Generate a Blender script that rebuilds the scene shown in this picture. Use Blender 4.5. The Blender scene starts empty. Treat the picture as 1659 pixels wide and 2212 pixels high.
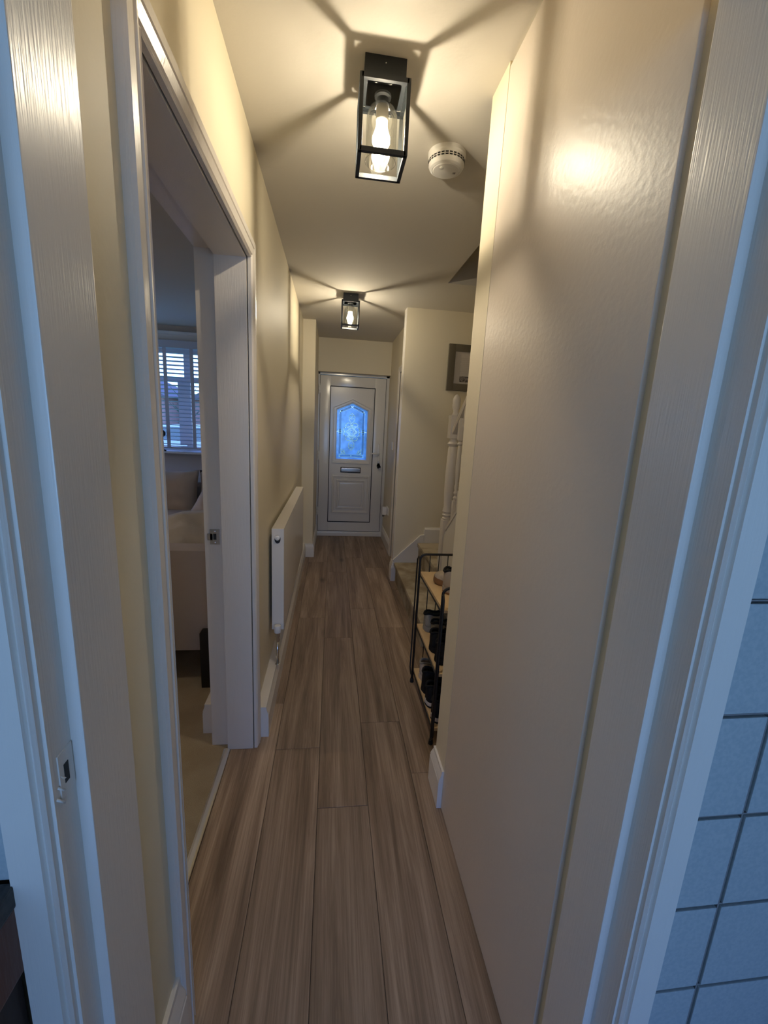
import bpy, bmesh, math, random
from mathutils import Vector, Matrix
random.seed(7)
PI = math.pi
S = bpy.context.scene
C = S.collection

# ------------------------------------------------------------------ camera
cam = bpy.data.cameras.new('camera'); camo = bpy.data.objects.new('camera', cam); C.objects.link(camo)
F_PX = 900.4
cam.sensor_fit = 'VERTICAL'; cam.sensor_height = 24.0; cam.lens = 24.0*F_PX/2212; cam.clip_start = 0.02
def _cam_rot(yaw, pitch, roll):
    base = Matrix(((1,0,0),(0,0,-1),(0,1,0)))
    cy, sy = math.cos(yaw), math.sin(yaw); cp, sp = math.cos(pitch), math.sin(pitch); cr, sr = math.cos(roll), math.sin(roll)
    Rz = Matrix(((cy,-sy,0),(sy,cy,0),(0,0,1))); Rx = Matrix(((1,0,0),(0,cp,-sp),(0,sp,cp))); Rr = Matrix(((cr,-sr,0),(sr,cr,0),(0,0,1)))
    return Rr @ Rx @ base @ Rz
Rwc = _cam_rot(.1297257, .2034288, .0513703)
camo.matrix_world = Matrix.Translation((0,0,1.45)) @ (Rwc.transposed() @ Matrix(((1,0,0),(0,-1,0),(0,0,-1)))).to_4x4()
S.camera = camo

# ------------------------------------------------------------------ world, light, exposure
S.view_settings.view_transform = 'Standard'; S.view_settings.look = 'None'
S.view_settings.gamma = 1.0; S.view_settings.use_curve_mapping = False
S.view_settings.exposure = 1.35
S.cycles.use_denoising = True
S.cycles.max_bounces = 10; S.cycles.diffuse_bounces = 6; S.cycles.transparent_max_bounces = 16
S.cycles.sample_clamp_indirect = 6.0
S.cycles.caustics_reflective = False; S.cycles.caustics_refractive = False
SKY_STRENGTH = 2.2
LAMP_WATTS = 7.1
world = bpy.data.worlds.new('world'); S.world = world; world.use_nodes = True
wn = world.node_tree; wn.nodes.clear()
w_out = wn.nodes.new('ShaderNodeOutputWorld'); w_bg = wn.nodes.new('ShaderNodeBackground')
w_tc = wn.nodes.new('ShaderNodeTexCoord'); w_sep = wn.nodes.new('ShaderNodeSeparateXYZ'); w_ramp = wn.nodes.new('ShaderNodeValToRGB')
wn.links.new(w_tc.outputs['Generated'], w_sep.inputs[0]); wn.links.new(w_sep.outputs['Z'], w_ramp.inputs[0])
w_ramp.color_ramp.elements[0].position = 0.0; w_ramp.color_ramp.elements[0].color = (.30, .56, 1.0, 1)
w_ramp.color_ramp.elements[1].position = 0.6; w_ramp.color_ramp.elements[1].color = (.15, .29, 1.0, 1)
wn.links.new(w_ramp.outputs[0], w_bg.inputs[0]); w_bg.inputs[1].default_value = SKY_STRENGTH
wn.links.new(w_bg.outputs[0], w_out.inputs[0])

def portal(name, loc, size, rot):
    l = bpy.data.lights.new(name, 'AREA'); l.shape = 'RECTANGLE'; l.size, l.size_y = size; l.cycles.is_portal = True
    o = bpy.data.objects.new(name, l); C.objects.link(o); o.location = loc; o.rotation_euler = rot; return o
portal('kitchen_window_portal', (0.0, -2.69, 1.35), (2.3, 1.5), (PI/2, 0, 0))
portal('added_window_portal', (-3.69, 4.5, 1.55), (1.1, .8), (0, -PI/2, 0))  # for the extra side opening, added out of view to brighten the living room
portal('living_room_window_portal', (-1.8, 5.42, 1.62), (1.8, 1.15), (-PI/2, 0, 0))

# ------------------------------------------------------------------ materials
def mat(name, col, rough=.5, spec=.5, metal=0, bump=None, coat=0, mottled=None, streak=None, noise_scale=None):
    m = bpy.data.materials.new(name); m.use_nodes = True
    nt = m.node_tree; b = nt.nodes['Principled BSDF']
    b.inputs['Base Color'].default_value = (*col, 1); b.inputs['Roughness'].default_value = rough
    b.inputs['Metallic'].default_value = metal; b.inputs['Specular IOR Level'].default_value = spec
    b.inputs['Coat Weight'].default_value = coat; b.inputs['Coat Roughness'].default_value = .15
    tc = nt.nodes.new('ShaderNodeTexCoord')
    if mottled:            # (second colour, scale)
        n = nt.nodes.new('ShaderNodeTexNoise'); n.inputs['Scale'].default_value = mottled[1]; n.inputs['Detail'].default_value = 4
        r = nt.nodes.new('ShaderNodeValToRGB'); r.color_ramp.elements[0].position = .38; r.color_ramp.elements[1].position = .62
        r.color_ramp.elements[0].color = (*col, 1); r.color_ramp.elements[1].color = (*mottled[0], 1)
        nt.links.new(tc.outputs['Object'], n.inputs['Vector']); nt.links.new(n.outputs['Fac'], r.inputs[0]); nt.links.new(r.outputs[0], b.inputs['Base Color'])
    if bump:               # (scale, strength, stretch)
        mp = nt.nodes.new('ShaderNodeMapping'); mp.inputs['Scale'].default_value = bump[2] if len(bump) > 2 else (1,1,1)
        n = nt.nodes.new('ShaderNodeTexNoise'); n.inputs['Scale'].default_value = bump[0]; n.inputs['Detail'].default_value = 3
        bp = nt.nodes.new('ShaderNodeBump'); bp.inputs['Strength'].default_value = bump[1]; bp.inputs['Distance'].default_value = .004
        nt.links.new(tc.outputs['Object'], mp.inputs[0]); nt.links.new(mp.outputs[0], n.inputs['Vector'])
        nt.links.new(n.outputs['Fac'], bp.inputs['Height']); nt.links.new(bp.outputs[0], b.inputs['Normal'])
    return m
M = {}
M['wall'] = mat('cream_wall_paint', (.74,.665,.50), .55, .3, bump=(90,.08))
M['ceiling'] = mat('white_ceiling_paint', (.62,.585,.52), .8, .2, bump=(60,.12))
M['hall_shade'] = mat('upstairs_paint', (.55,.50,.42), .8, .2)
M['gloss'] = mat('white_gloss_wood', (.72,.67,.61), .30, .5, bump=(60,.14,(6,6,.25)))
M['skirt'] = mat('white_satin_skirting', (.76,.73,.68), .35, .5)
M['panel'] = mat('off_white_eggshell_panel', (.66,.585,.50), .38, .35, bump=(70,.16))
M['upvc'] = mat('white_upvc', (.74,.72,.69), .18, .5)
M['seal'] = mat('black_rubber_seal', (.01,.01,.012), .6)
M['rad'] = mat('white_radiator_enamel', (.74,.71,.66), .25, .5)
M['chrome'] = mat('chrome', (.75,.75,.75), .18, .5, 1)
M['steel'] = mat('brushed_steel', (.45,.44,.42), .35, .5, 1)
M['ali'] = mat('polished_aluminium', (.88,.85,.78), .34, .5, 1)
M['black'] = mat('matt_black_metal', (.012,.013,.015), .45, .4)
M['slate'] = mat('dark_lamp_metal', (.018,.022,.026), .45, .4)
M['socket'] = mat('pale_lamp_socket', (.45,.42,.36), .4, .4)
M['plastic'] = mat('white_plastic', (.78,.76,.72), .35, .5)
M['dark'] = mat('dark_slot', (.02,.02,.02), .7)
M['carpet'] = mat('beige_stair_carpet', (.30,.25,.18), .95, .05, bump=(400,.8), mottled=((.50,.44,.34), 7))
M['lrcarpet'] = mat('beige_living_carpet', (.30,.24,.16), .95, .05, bump=(300,.8), mottled=((.36,.30,.21), 5))
M['ply'] = mat('light_birch_shelf', (.72,.53,.30), .5, .4, bump=(30,.1,(1,12,1)), mottled=((.66,.47,.26), 9))
M['wallwhite'] = mat('pale_living_wall', (.68,.61,.55), .7, .2)
M['sofa'] = mat('taupe_sofa_fabric', (.44,.38,.33), .9, .1, bump=(300,.3))
M['cushion'] = mat('beige_cushion_linen', (.47,.41,.36), .9, .1, bump=(260,.3))
M['pillow'] = mat('pale_pillow_linen', (.44,.40,.34), .9, .1, bump=(260,.3))
M['blackwood'] = mat('black_stained_wood', (.012,.010,.009), .5, .4)
M['blind'] = mat('white_wood_blind', (.50,.50,.54), .4, .4)
M['frame'] = mat('olive_grey_picture_frame', (.13,.11,.075), .5, .4, bump=(40,.2,(1,1,8)))
M['paper'] = mat('white_print_paper', (.52,.48,.44), .6, .2)
M['ink'] = mat('grey_print_ink', (.36,.33,.30), .7, .1)
M['photo'] = mat('small_dark_photo_print', (.05,.045,.04), .5, .3, mottled=((.28,.24,.22), 60))
M['tile'] = mat('pale_ceramic_tile', (.42,.47,.48), .35, .5, bump=(200,.1), mottled=((.36,.42,.44), 160))
M['grout'] = mat('grey_grout', (.20,.20,.20), .9, .1)
M['groutdark'] = mat('dark_grout_edge', (.03,.03,.03), .9, .1)
M['counter'] = mat('dark_worktop', (.035,.032,.03), .5, .4, mottled=((.06,.055,.05), 120))
M['brown'] = mat('red_brown_wood', (.13,.05,.03), .45, .4, bump=(20,.2,(10,10,1)))
M['darkbrown'] = mat('dark_brown_wood', (.045,.028,.022), .6, .3, bump=(20,.2,(10,10,1)))
M['grass'] = mat('grass', (.12,.22,.10), .95, .1, mottled=((.18,.30,.12), 2))
M['road'] = mat('tarmac', (.16,.17,.19), .9, .2)
M['brickfar'] = mat('far_house_brick', (.30,.18,.15), .9, .1)
M['rooffar'] = mat('far_roof', (.12,.10,.10), .9, .1)
M['carpaint'] = mat('silver_car_paint', (.4,.42,.45), .3, .5, .4)
M['leaf'] = mat('dark_foliage', (.05,.08,.05), .9, .1)
M['winpane'] = mat('far_window_glass', (.05,.07,.09), .1, .6)
# shoes
M['knit'] = mat('oatmeal_knit', (.45,.38,.30), .9, .1, bump=(160,.8))
M['gum'] = mat('tan_gum_sole', (.26,.13,.055), .5, .4)
M['greysole'] = mat('grey_foam_sole', (.42,.37,.33), .6, .3)
M['shoeblack'] = mat('black_shoe_textile', (.012,.012,.013), .7, .2)
M['shoegrey'] = mat('grey_shoe_mesh', (.30,.28,.24), .8, .2, bump=(150,.6))
M['shoewhite'] = mat('white_shoe_leather', (.62,.56,.50), .55, .3)
M['lace'] = mat('white_lace', (.75,.70,.62), .8, .1)

def floor_wood():
    m = bpy.data.materials.new('oak_effect_plank'); m.use_nodes = True; nt = m.node_tree; b = nt.nodes['Principled BSDF']
    N = nt.nodes.new; L = nt.links.new
    tc = N('ShaderNodeTexCoord'); oi = N('ShaderNodeObjectInfo')
    off = N('ShaderNodeVectorMath'); off.operation = 'SCALE'; comb = N('ShaderNodeCombineXYZ')
    mul = N('ShaderNodeMath'); mul.operation = 'MULTIPLY'; mul.inputs[1].default_value = 37.0
    L(oi.outputs['Random'], mul.inputs[0]); L(mul.outputs[0], comb.inputs[0]); L(mul.outputs[0], comb.inputs[1])
    add = N('ShaderNodeVectorMath'); add.operation = 'ADD'; L(tc.outputs['Object'], add.inputs[0]); L(comb.outputs[0], add.inputs[1])
    mp = N('ShaderNodeMapping'); mp.inputs['Scale'].default_value = (1, .055, 1); L(add.outputs[0], mp.inputs[0])
    # warped broad bands along the plank
    n1 = N('ShaderNodeTexNoise'); n1.inputs['Scale'].default_value = 14; n1.inputs['Detail'].default_value = 6; n1.inputs['Roughness'].default_value = .62; n1.inputs['Distortion'].default_value = .8
    L(mp.outputs[0], n1.inputs['Vector'])
    mp2 = N('ShaderNodeMapping'); mp2.inputs['Scale'].default_value = (1, .018, 1); L(add.outputs[0], mp2.inputs[0])
    n2 = N('ShaderNodeTexNoise'); n2.inputs['Scale'].default_value = 150; n2.inputs['Detail'].default_value = 4; n2.inputs['Roughness'].default_value = .7
    L(mp2.outputs[0], n2.inputs['Vector'])
    # knots
    mp3 = N('ShaderNodeMapping'); mp3.inputs['Scale'].default_value = (1, .42, 1); L(add.outputs[0], mp3.inputs[0])
    vo = N('ShaderNodeTexVoronoi'); vo.inputs['Scale'].default_value = 3.4; L(mp3.outputs[0], vo.inputs['Vector'])
    kr = N('ShaderNodeValToRGB'); kr.color_ramp.elements[0].position = .0; kr.color_ramp.elements[1].position = .12
    kr.color_ramp.elements[0].color = (.22,.20,.18,1); kr.color_ramp.elements[1].color = (1,1,1,1); L(vo.outputs['Distance'], kr.inputs[0])
    r = N('ShaderNodeValToRGB'); cr = r.color_ramp
    cr.elements[0].position = .30; cr.elements[0].color = (.150,.102,.066,1)
    cr.elements[1].position = .74; cr.elements[1].color = (.46,.35,.255,1)
    e = cr.elements.new(.5); e.color = (.275,.198,.138,1)
    L(n1.outputs['Fac'], r.inputs[0])
    g = N('ShaderNodeValToRGB'); g.color_ramp.elements[0].position = .40; g.color_ramp.elements[0].color = (.58,.55,.52,1); g.color_ramp.elements[1].position = .60; g.color_ramp.elements[1].color = (1.12,1.12,1.12,1)
    L(n2.outputs['Fac'], g.inputs[0])
    m1 = N('ShaderNodeMix'); m1.data_type = 'RGBA'; m1.blend_type = 'MULTIPLY'; m1.inputs['Factor'].default_value = .5
    L(r.outputs[0], m1.inputs['A']); L(g.outputs[0], m1.inputs['B'])
    m2 = N('ShaderNodeMix'); m2.data_type = 'RGBA'; m2.blend_type = 'MULTIPLY'; m2.inputs['Factor'].default_value = .8
    L(m1.outputs['Result'], m2.inputs['A']); L(kr.outputs[0], m2.inputs['B'])
    # plank-to-plank tint
    hs = N('ShaderNodeHueSaturation'); mr = N('ShaderNodeMapRange'); mr.inputs['To Min'].default_value = .86; mr.inputs['To Max'].default_value = 1.16
    L(oi.outputs['Random'], mr.inputs['Value']); L(mr.outputs[0], hs.inputs['Value']); L(m2.outputs['Result'], hs.inputs['Color'])
    L(hs.outputs[0], b.inputs['Base Color'])
    b.inputs['Roughness'].default_value = .48; b.inputs['Specular IOR Level'].default_value = .35
    bp = N('ShaderNodeBump'); bp.inputs['Strength'].default_value = .25; bp.inputs['Distance'].default_value = .001; L(n2.outputs['Fac'], bp.inputs['Height']); L(bp.outputs[0], b.inputs['Normal'])
    return m
M['plank'] = floor_wood()

def glassy(name, tint, fac=.12, rough=.02, emit=None):
    m = bpy.data.materials.new(name); m.use_nodes = True; nt = m.node_tree; nt.nodes.clear()
    o = nt.nodes.new('ShaderNodeOutputMaterial'); t = nt.nodes.new('ShaderNodeBsdfTransparent'); g = nt.nodes.new('ShaderNodeBsdfGlossy')
    lw = nt.nodes.new('ShaderNodeLayerWeight'); lw.inputs['Blend'].default_value = .35
    mu = nt.nodes.new('ShaderNodeMath'); mu.operation = 'MULTIPLY'; mu.inputs[1].default_value = fac*4
    mx = nt.nodes.new('ShaderNodeMixShader'); t.inputs[0].default_value = (*tint, 1); g.inputs['Roughness'].default_value = rough
    nt.links.new(lw.outputs['Fresnel'], mu.inputs[0]); nt.links.new(mu.outputs[0], mx.inputs[0]); nt.links.new(t.outputs[0], mx.inputs[1]); nt.links.new(g.outputs[0], mx.inputs[2])
    last = mx
    if emit:
        e = nt.nodes.new('ShaderNodeEmission'); e.inputs[0].default_value = (*emit[0], 1); e.inputs[1].default_value = emit[1]
        ad = nt.nodes.new('ShaderNodeAddShader'); nt.links.new(mx.outputs[0], ad.inputs[0]); nt.links.new(e.outputs[0], ad.inputs[1]); last = ad
    nt.links.new(last.outputs[0], o.inputs[0]); return m
M['clear'] = glassy('clear_glass', (.985,.99,.985), .04)
M['dome'] = glassy('thin_clear_glass_dome', (.93,.93,.91), .16)
M['bulb'] = glassy('lit_bulb_glass', (.98,.98,.95), .1, emit=((1.0,.86,.62), 5.0))
def obscure(name, tcol, transp, bumpy=True, trans_w=.25):
    m = bpy.data.materials.new(name); m.use_nodes = True; nt = m.node_tree; nt.nodes.clear(); N = nt.nodes.new; L = nt.links.new
    o = N('ShaderNodeOutputMaterial'); tl = N('ShaderNodeBsdfTranslucent'); tp = N('ShaderNodeBsdfTransparent'); gl = N('ShaderNodeBsdfGlossy')
    tl.inputs[0].default_value = (*tcol, 1); tp.inputs[0].default_value = (*transp, 1); gl.inputs['Roughness'].default_value = .15
    tc = N('ShaderNodeTexCoord'); n = N('ShaderNodeTexNoise'); n.inputs['Scale'].default_value = 14; n.inputs['Detail'].default_value = 5; L(tc.outputs['Object'], n.inputs['Vector'])
    r = N('ShaderNodeMapRange'); r.inputs['From Min'].default_value = .3; r.inputs['From Max'].default_value = .7; r.inputs['To Min'].default_value = .5 ; r.inputs['To Max'].default_value = 1.1
    L(n.outputs['Fac'], r.inputs['Value'])
    mc = N('ShaderNodeVectorMath'); mc.operation = 'SCALE'; mc.inputs[0].default_value = tcol; L(r.outputs[0], mc.inputs['Scale'])
    if bumpy: L(mc.outputs[0], tl.inputs[0])
    a = N('ShaderNodeMixShader'); a.inputs[0].default_value = trans_w; L(tl.outputs[0], a.inputs[1]); L(tp.outputs[0], a.inputs[2])
    b = N('ShaderNodeMixShader'); b.inputs[0].default_value = .06; L(a.outputs[0], b.inputs[1]); L(gl.outputs[0], b.inputs[2]); L(b.outputs[0], o.inputs[0])
    return m
M['obscure'] = obscure('textured_obscure_glass', (.16,.28,.38), (.08,.16,.24), True, .12)
M['bevelglass'] = obscure('bevelled_clear_glass', (.86,.90,.66), (.8,.9,.7), False, .10)
M['bevelrim'] = obscure('pale_glass_rim', (.30,.42,.50), (.3,.4,.5), False, .1)

def emission(name, col, s):
    m = bpy.data.materials.new(name); m.use_nodes = True; nt = m.node_tree; nt.nodes.clear()
    o = nt.nodes.new('ShaderNodeOutputMaterial'); e = nt.nodes.new('ShaderNodeEmission'); e.inputs[0].default_value = (*col, 1); e.inputs[1].default_value = s
    nt.links.new(e.outputs[0], o.inputs[0]); return m
M['filament'] = emission('glowing_filament', (1.0,.80,.52), 40)

# ------------------------------------------------------------------ mesh helpers
def B(): return bmesh.new()
def box(bm, x0, x1, y0, y1, z0, z1, bev=0):
    r = bmesh.ops.create_cube(bm, size=1); vs = r['verts']
    for v in vs: v.co = Vector((x0+(v.co.x+.5)*(x1-x0), y0+(v.co.y+.5)*(y1-y0), z0+(v.co.z+.5)*(z1-z0)))
    if bev:
        es = list({e for v in vs for e in v.link_edges}); bmesh.ops.bevel(bm, geom=es, offset=bev, segments=2, affect='EDGES', profile=.7)
    return bm
def lathe(bm, prof, seg=24, c=(0,0,0), caps=True, squash=(1,1)):
    rings = []
    for r, z in prof: rings.append([bm.verts.new((c[0]+r*math.cos(2*PI*i/seg)*squash[0], c[1]+r*math.sin(2*PI*i/seg)*squash[1], c[2]+z)) for i in range(seg)])
    for a, b in zip(rings, rings[1:]):
        for i in range(seg): bm.faces.new((a[i], a[(i+1)%seg], b[(i+1)%seg], b[i]))
    if caps:
        if prof[0][0] > 1e-4: bm.faces.new(rings[0][::-1])
        if prof[-1][0] > 1e-4: bm.faces.new(rings[-1])
    return bm
def tube(bm, pts, r, seg=8, caps=True):
    pts = [Vector(p) for p in pts]; rings = []; prev = None
    for i, p in enumerate(pts):
        d = (pts[min(i+1, len(pts)-1)] - pts[max(i-1, 0)]).normalized()
        if prev is None:
            u = d.cross(Vector((0,0,1)))
            if u.length < .1: u = d.cross(Vector((1,0,0)))
        else: u = prev - d*prev.dot(d)
        u.normalize(); prev = u; w = d.cross(u); rr = r[i] if isinstance(r, (list, tuple)) else r
        rings.append([bm.verts.new(p + (u*math.cos(2*PI*k/seg) + w*math.sin(2*PI*k/seg))*rr) for k in range(seg)])
    for a, b in zip(rings, rings[1:]):
        for k in range(seg): bm.faces.new((a[k], a[(k+1)%seg], b[(k+1)%seg], b[k]))
    if caps: bm.faces.new(rings[0][::-1]); bm.faces.new(rings[-1])
    return bm
def prism(bm, poly, f, t0, t1):
    """poly of 2D points, f(u,v,t)->3D, extruded between t0 and t1"""
    a = [bm.verts.new(f(u, v, t0)) for u, v in poly]; b = [bm.verts.new(f(u, v, t1)) for u, v in poly]
    n = len(poly); bm.faces.new(a[::-1]); bm.faces.new(b)
    for i in range(n): bm.faces.new((a[i], a[(i+1)%n], b[(i+1)%n], b[i]))
    return bm
def fin(name, bm, m, parent=None, smooth=False, angle=None, **pr):
    bmesh.ops.recalc_face_normals(bm, faces=bm.faces)
    me = bpy.data.meshes.new(name); bm.to_mesh(me); bm.free()
    me.materials.append(M[m] if isinstance(m, str) else m)
    if smooth or angle:
        for p in me.polygons: p.use_smooth = True
        if angle: me.set_sharp_from_angle(angle=math.radians(angle))
    o = bpy.data.objects.new(name, me); C.objects.link(o)
    if parent: o.parent = parent
    for k, v in pr.items(): o[k] = v
    return o
def empty(name, loc=(0,0,0), **pr):
    o = bpy.data.objects.new(name, None); C.objects.link(o); o.location = loc; o.empty_display_size = .05
    for k, v in pr.items(): o[k] = v
    return o
def struct(name, bm, m, parent=None, **pr):
    if parent is None: pr['kind'] = 'structure'
    return fin(name, bm, m, parent, **pr)
def thing(name, label, cat, loc=(0,0,0), group=None):
    o = empty(name, loc, label=label, category=cat)
    if group: o['group'] = group
    return o
def boxes(lst):
    bm = B()
    for b in lst: box(bm, *b)
    return bm

XL, XR, ZC = -.315, .455, 2.44     # left wall, cupboard face, ceiling
YW = 3.75                          # wall beyond the stairs
YE = 5.30                          # end wall face

# ------------------------------------------------------------------ floor of planks
sub = B(); box(sub, -.50, .70, -2.7, 5.6, -.06, -.006); box(sub, .70, 3.0, -2.7, 5.6, -.06, -.006)
floor = struct('floor', sub, 'dark')
W_, LEN = .196, 1.31
cols = [(-.415, 1.98), (-.219, 1.66), (-.023, 1.35), (.173, 1.81), (.369, 1.49), (.565, .9)]
pm = {}
def plank(x0, x1, y0, y1):
    key = (round(x1-x0, 3), round(y1-y0, 3))
    if key not in pm:
        bm = B(); g = .0006; box(bm, g, x1-x0-g, g, y1-y0-g, -.006, 0)
        top = [e for e in bm.edges if all(v.co.z > -.001 for v in e.verts)]
        bmesh.ops.bevel(bm, geom=top, offset=.0012, segments=1, affect='EDGES')
        o = fin('plank', bm, 'plank', floor); pm[key] = o.data
    else:
        o = bpy.data.objects.new('plank', pm[key]); C.objects.link(o); o.parent = floor
    o.location = (x0, y0, 0)
for cx, yend in cols:
    y = yend
    while y > .4: y -= LEN
    while y < 5.4:
        y0, y1 = max(y, .0), min(y+LEN, 5.44)
        x0, x1 = cx, cx+W_
        if x0 < -.4: x0 = -.418
        if y1-y0 > .05: plank(x0, x1, y0, y1)
        y += LEN
# living-room carpet and threshold bar
struct('floor_living_room', box(B(), -3.6, -.422, .575, 5.3, -.06, .004), 'lrcarpet')
bm = B(); prism(bm, [(-.448,0),(-.446,.006),(-.438,.009),(-.426,.007),(-.420,.004),(-.418,0)], lambda u,v,t: (u,t,v), .79, 1.672)
tb = fin('threshold_bar', bm, 'ali', label='polished metal threshold strip between the plank floor and the living room carpet', category='threshold strip')

# ------------------------------------------------------------------ walls
struct('wall_left', boxes([(-.50,XL,.575,.75,0,ZC), (-.50,XL,.75,1.71,2.048,ZC), (-.49,XL,1.71,5.45,0,ZC)]), 'wall')
struct('wall_left_nib', boxes([(XL,-.191,4.46,5.45,0,ZC)]), 'wall')
struct('wall_end', boxes([(-.191,.69,YE,5.45,2.057,ZC)]), 'wall')
struct('wall_end_outer', boxes([(-.5,-.191,5.45,5.6,0,ZC+.2), (.69,3.0,5.45,5.6,0,ZC+.2), (-.191,.69,5.45,5.6,2.07,ZC+.2)]), 'wall')
struct('wall_right_far', boxes([(.69,.80,4.53,5.45,0,ZC), (.69,.80,3.86,4.53,2.06,ZC)]), 'wall')
struct('wall_stairs', boxes([(.60,2.2,YW,3.86,0,ZC)]), 'wall')
struct('wall_stairs_side', boxes([(1.62,1.72,.2,YW,0,4.9)]), 'wall')
struct('wall_right', boxes([(XR,.55,1.315,1.445,0,ZC), (.55,.87,1.40,1.445,0,ZC), (XR+.009,.50,.572,1.32,0,ZC)]), 'wall')
struct('wall_spandrel', prism(B(), [(3.0,0),(3.0,.66),(1.445,1.95),(1.445,0)], lambda u,v,t: (t,u,v), .86, .89), 'skirt')
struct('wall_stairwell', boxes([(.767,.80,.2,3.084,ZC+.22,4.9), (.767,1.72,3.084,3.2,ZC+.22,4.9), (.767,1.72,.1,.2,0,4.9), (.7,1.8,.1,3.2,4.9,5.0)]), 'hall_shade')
struct('ceiling', boxes([(-.55,.767,.3,5.6,ZC,ZC+.22), (.767,2.3,3.084,5.6,ZC,ZC+.22)]), 'ceiling')
struct('wall_right_room', boxes([(2.0,2.1,3.86,5.45,0,ZC)]), 'wall')
# living room shell
struct('wall_living_front', boxes([(-3.7,-2.62,5.3,5.46,0,ZC), (-.98,-.50,5.3,5.46,0,ZC), (-2.62,-.98,5.3,5.46,0,1.03), (-2.62,-.98,5.3,5.46,2.22,ZC)]), 'wallwhite')
struct('wall_living_side', boxes([(-3.7,-3.6,.575,5.46,0,1.0), (-3.7,-3.6,.575,5.46,2.1,ZC), (-3.7,-3.6,.575,4.1,1.0,2.1), (-3.7,-3.6,4.9,5.46,1.0,2.1)]), 'wallwhite')  # opening is an unseen extra window, added to let in more daylight
struct('ceiling_living_room', boxes([(-3.7,-.5,.2,5.46,ZC,ZC+.1)]), 'ceiling')
# kitchen shell (behind the camera, window towards the garden)
struct('wall_kitchen', boxes([(-3.7,-.36,.44,.575,0,2.44), (.49,2.2,.44,.572,0,2.44), (-.36,.49,.44,.575,2.04,2.44)]), 'wall')
struct('wall_kitchen_side', boxes([(-2.3,-2.2,-2.7,.575,0,2.44), (2.2,2.3,-2.7,.575,0,2.44)]), 'wall')
struct('wall_kitchen_back', boxes([(-2.3,-1.15,-2.8,-2.7,0,2.44), (1.15,2.3,-2.8,-2.7,0,2.44), (-1.15,1.15,-2.8,-2.7,0,.6), (-1.15,1.15,-2.8,-2.7,2.1,2.44)]), 'wall')
struct('ceiling_kitchen', boxes([(-2.3,2.3,-2.8,.44,2.44,2.54)]), 'ceiling')
struct('floor_kitchen', boxes([(-2.3,2.3,-2.8,-.0,-.05,0)]), 'counter')

# ------------------------------------------------------------------ joinery helpers
ARCH = [(0,0),(0,.011),(.003,.014),(.006,.011),(.009,.011),(.012,.015),(.030,.020),(.036,.014),(.040,.019),(.060,.019),(.066,.013),(.066,0)]
def architrave(name, y0, y1, H, x, sx, parent, m='gloss', prof=ARCH):
    """U of moulding on a wall plane x=const; sx = outward normal (+1/-1)"""
    bm = B(); rings = []
    for k in range(4):
        ring = []
        for a, b in prof:
            y = (y0-a) if k < 2 else (y1+a); z = 0 if k in (0, 3) else H+a
            ring.append(bm.verts.new((x+sx*b, y, z)))
        rings.append(ring)
    n = len(prof)
    for a, b in zip(rings, rings[1:]):
        for i in range(n): bm.faces.new((a[i], a[(i+1)%n], b[(i+1)%n], b[i]))
    bm.faces.new(rings[0]); bm.faces.new(rings[-1])
    return struct(name, bm, m, parent)
def archY(name, x0, x1, H, y, sy, parent, m='gloss', prof=ARCH):
    bm = B(); rings = []
    for k in range(4):
        rings.append([bm.verts.new(((x0-a) if k < 2 else (x1+a), y+sy*b, 0 if k in (0, 3) else H+a)) for a, b in prof])
    n = len(prof)
    for a, b in zip(rings, rings[1:]):
        for i in range(n): bm.faces.new((a[i], a[(i+1)%n], b[(i+1)%n], b[i]))
    bm.faces.new(rings[0]); bm.faces.new(rings[-1])
    return struct(name, bm, m, parent)
def skirt_profile(h, t):
    return [(0,0),(t,0),(t,h*.70),(t-.002,h*.72),(t-.001,h*.76),(t-.006,h*.86),(t-.010,h*.93),(t-.010,h),(0,h)]
def skirting(name, path, h=.15, t=.018, m='skirt', parent=None, back=0, closed_ends=True):
    """path: 2D points along the wall foot, board grows to the RIGHT of travel; mitred corners"""
    P = [Vector(p) for p in path]; prof = [(-back,0)] + skirt_profile(h, t)[1:-1] + [(-back,h)]
    bm = B(); rings = []
    for i, p in enumerate(P):
        d0 = (P[i]-P[i-1]).normalized() if i else None; d1 = (P[i+1]-P[i]).normalized() if i < len(P)-1 else None
        n0 = Vector((d0.y, -d0.x)) if d0 else None; n1 = Vector((d1.y, -d1.x)) if d1 else None
        if n0 and n1: nn = (n0+n1); nn = nn / (nn.dot(n0))
        else: nn = n0 or n1
        rings.append([bm.verts.new((p.x+nn.x*a, p.y+nn.y*a, z)) for a, z in prof])
    n = len(prof)
    for a, b in zip(rings, rings[1:]):
        for i in range(n): bm.faces.new((a[i], a[(i+1)%n], b[(i+1)%n], b[i]))
    bm.faces.new(rings[0]); bm.faces.new(rings[-1])
    return struct(name, bm, m, parent)

# door_1: kitchen doorway frame the picture is taken through
d = empty('door_1', kind='structure')
for s, xs in ((-1, -.288), (1, .452)):
    o_ = xs + s*.015
    bm = B(); box(bm, *sorted((xs, xs+s*.05)), .475, .585 if s < 0 else .572, 0, 2.0, .0015); fin('door_stop', bm, 'gloss', d)
    bm = B(); box(bm, *sorted((o_, o_+s*.05)), .436, .476, 0, 2.0); fin('door_lining', bm, 'gloss', d)
box_ = B(); box(box_, -.34, .50, .475, .580, 1.985, 2.04); box(box_, -.34, .50, .436, .476, 2.0, 2.04); fin('door_head', box_, 'gloss', d)
archY('architrave', -.303-.004, .467+.004, 2.004, .437, -1, d, prof=[(0,0),(0,.008),(.003,.012),(.006,.010),(.008,.016),(.038,.021),(.040,.018),(.040,0)])
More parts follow.
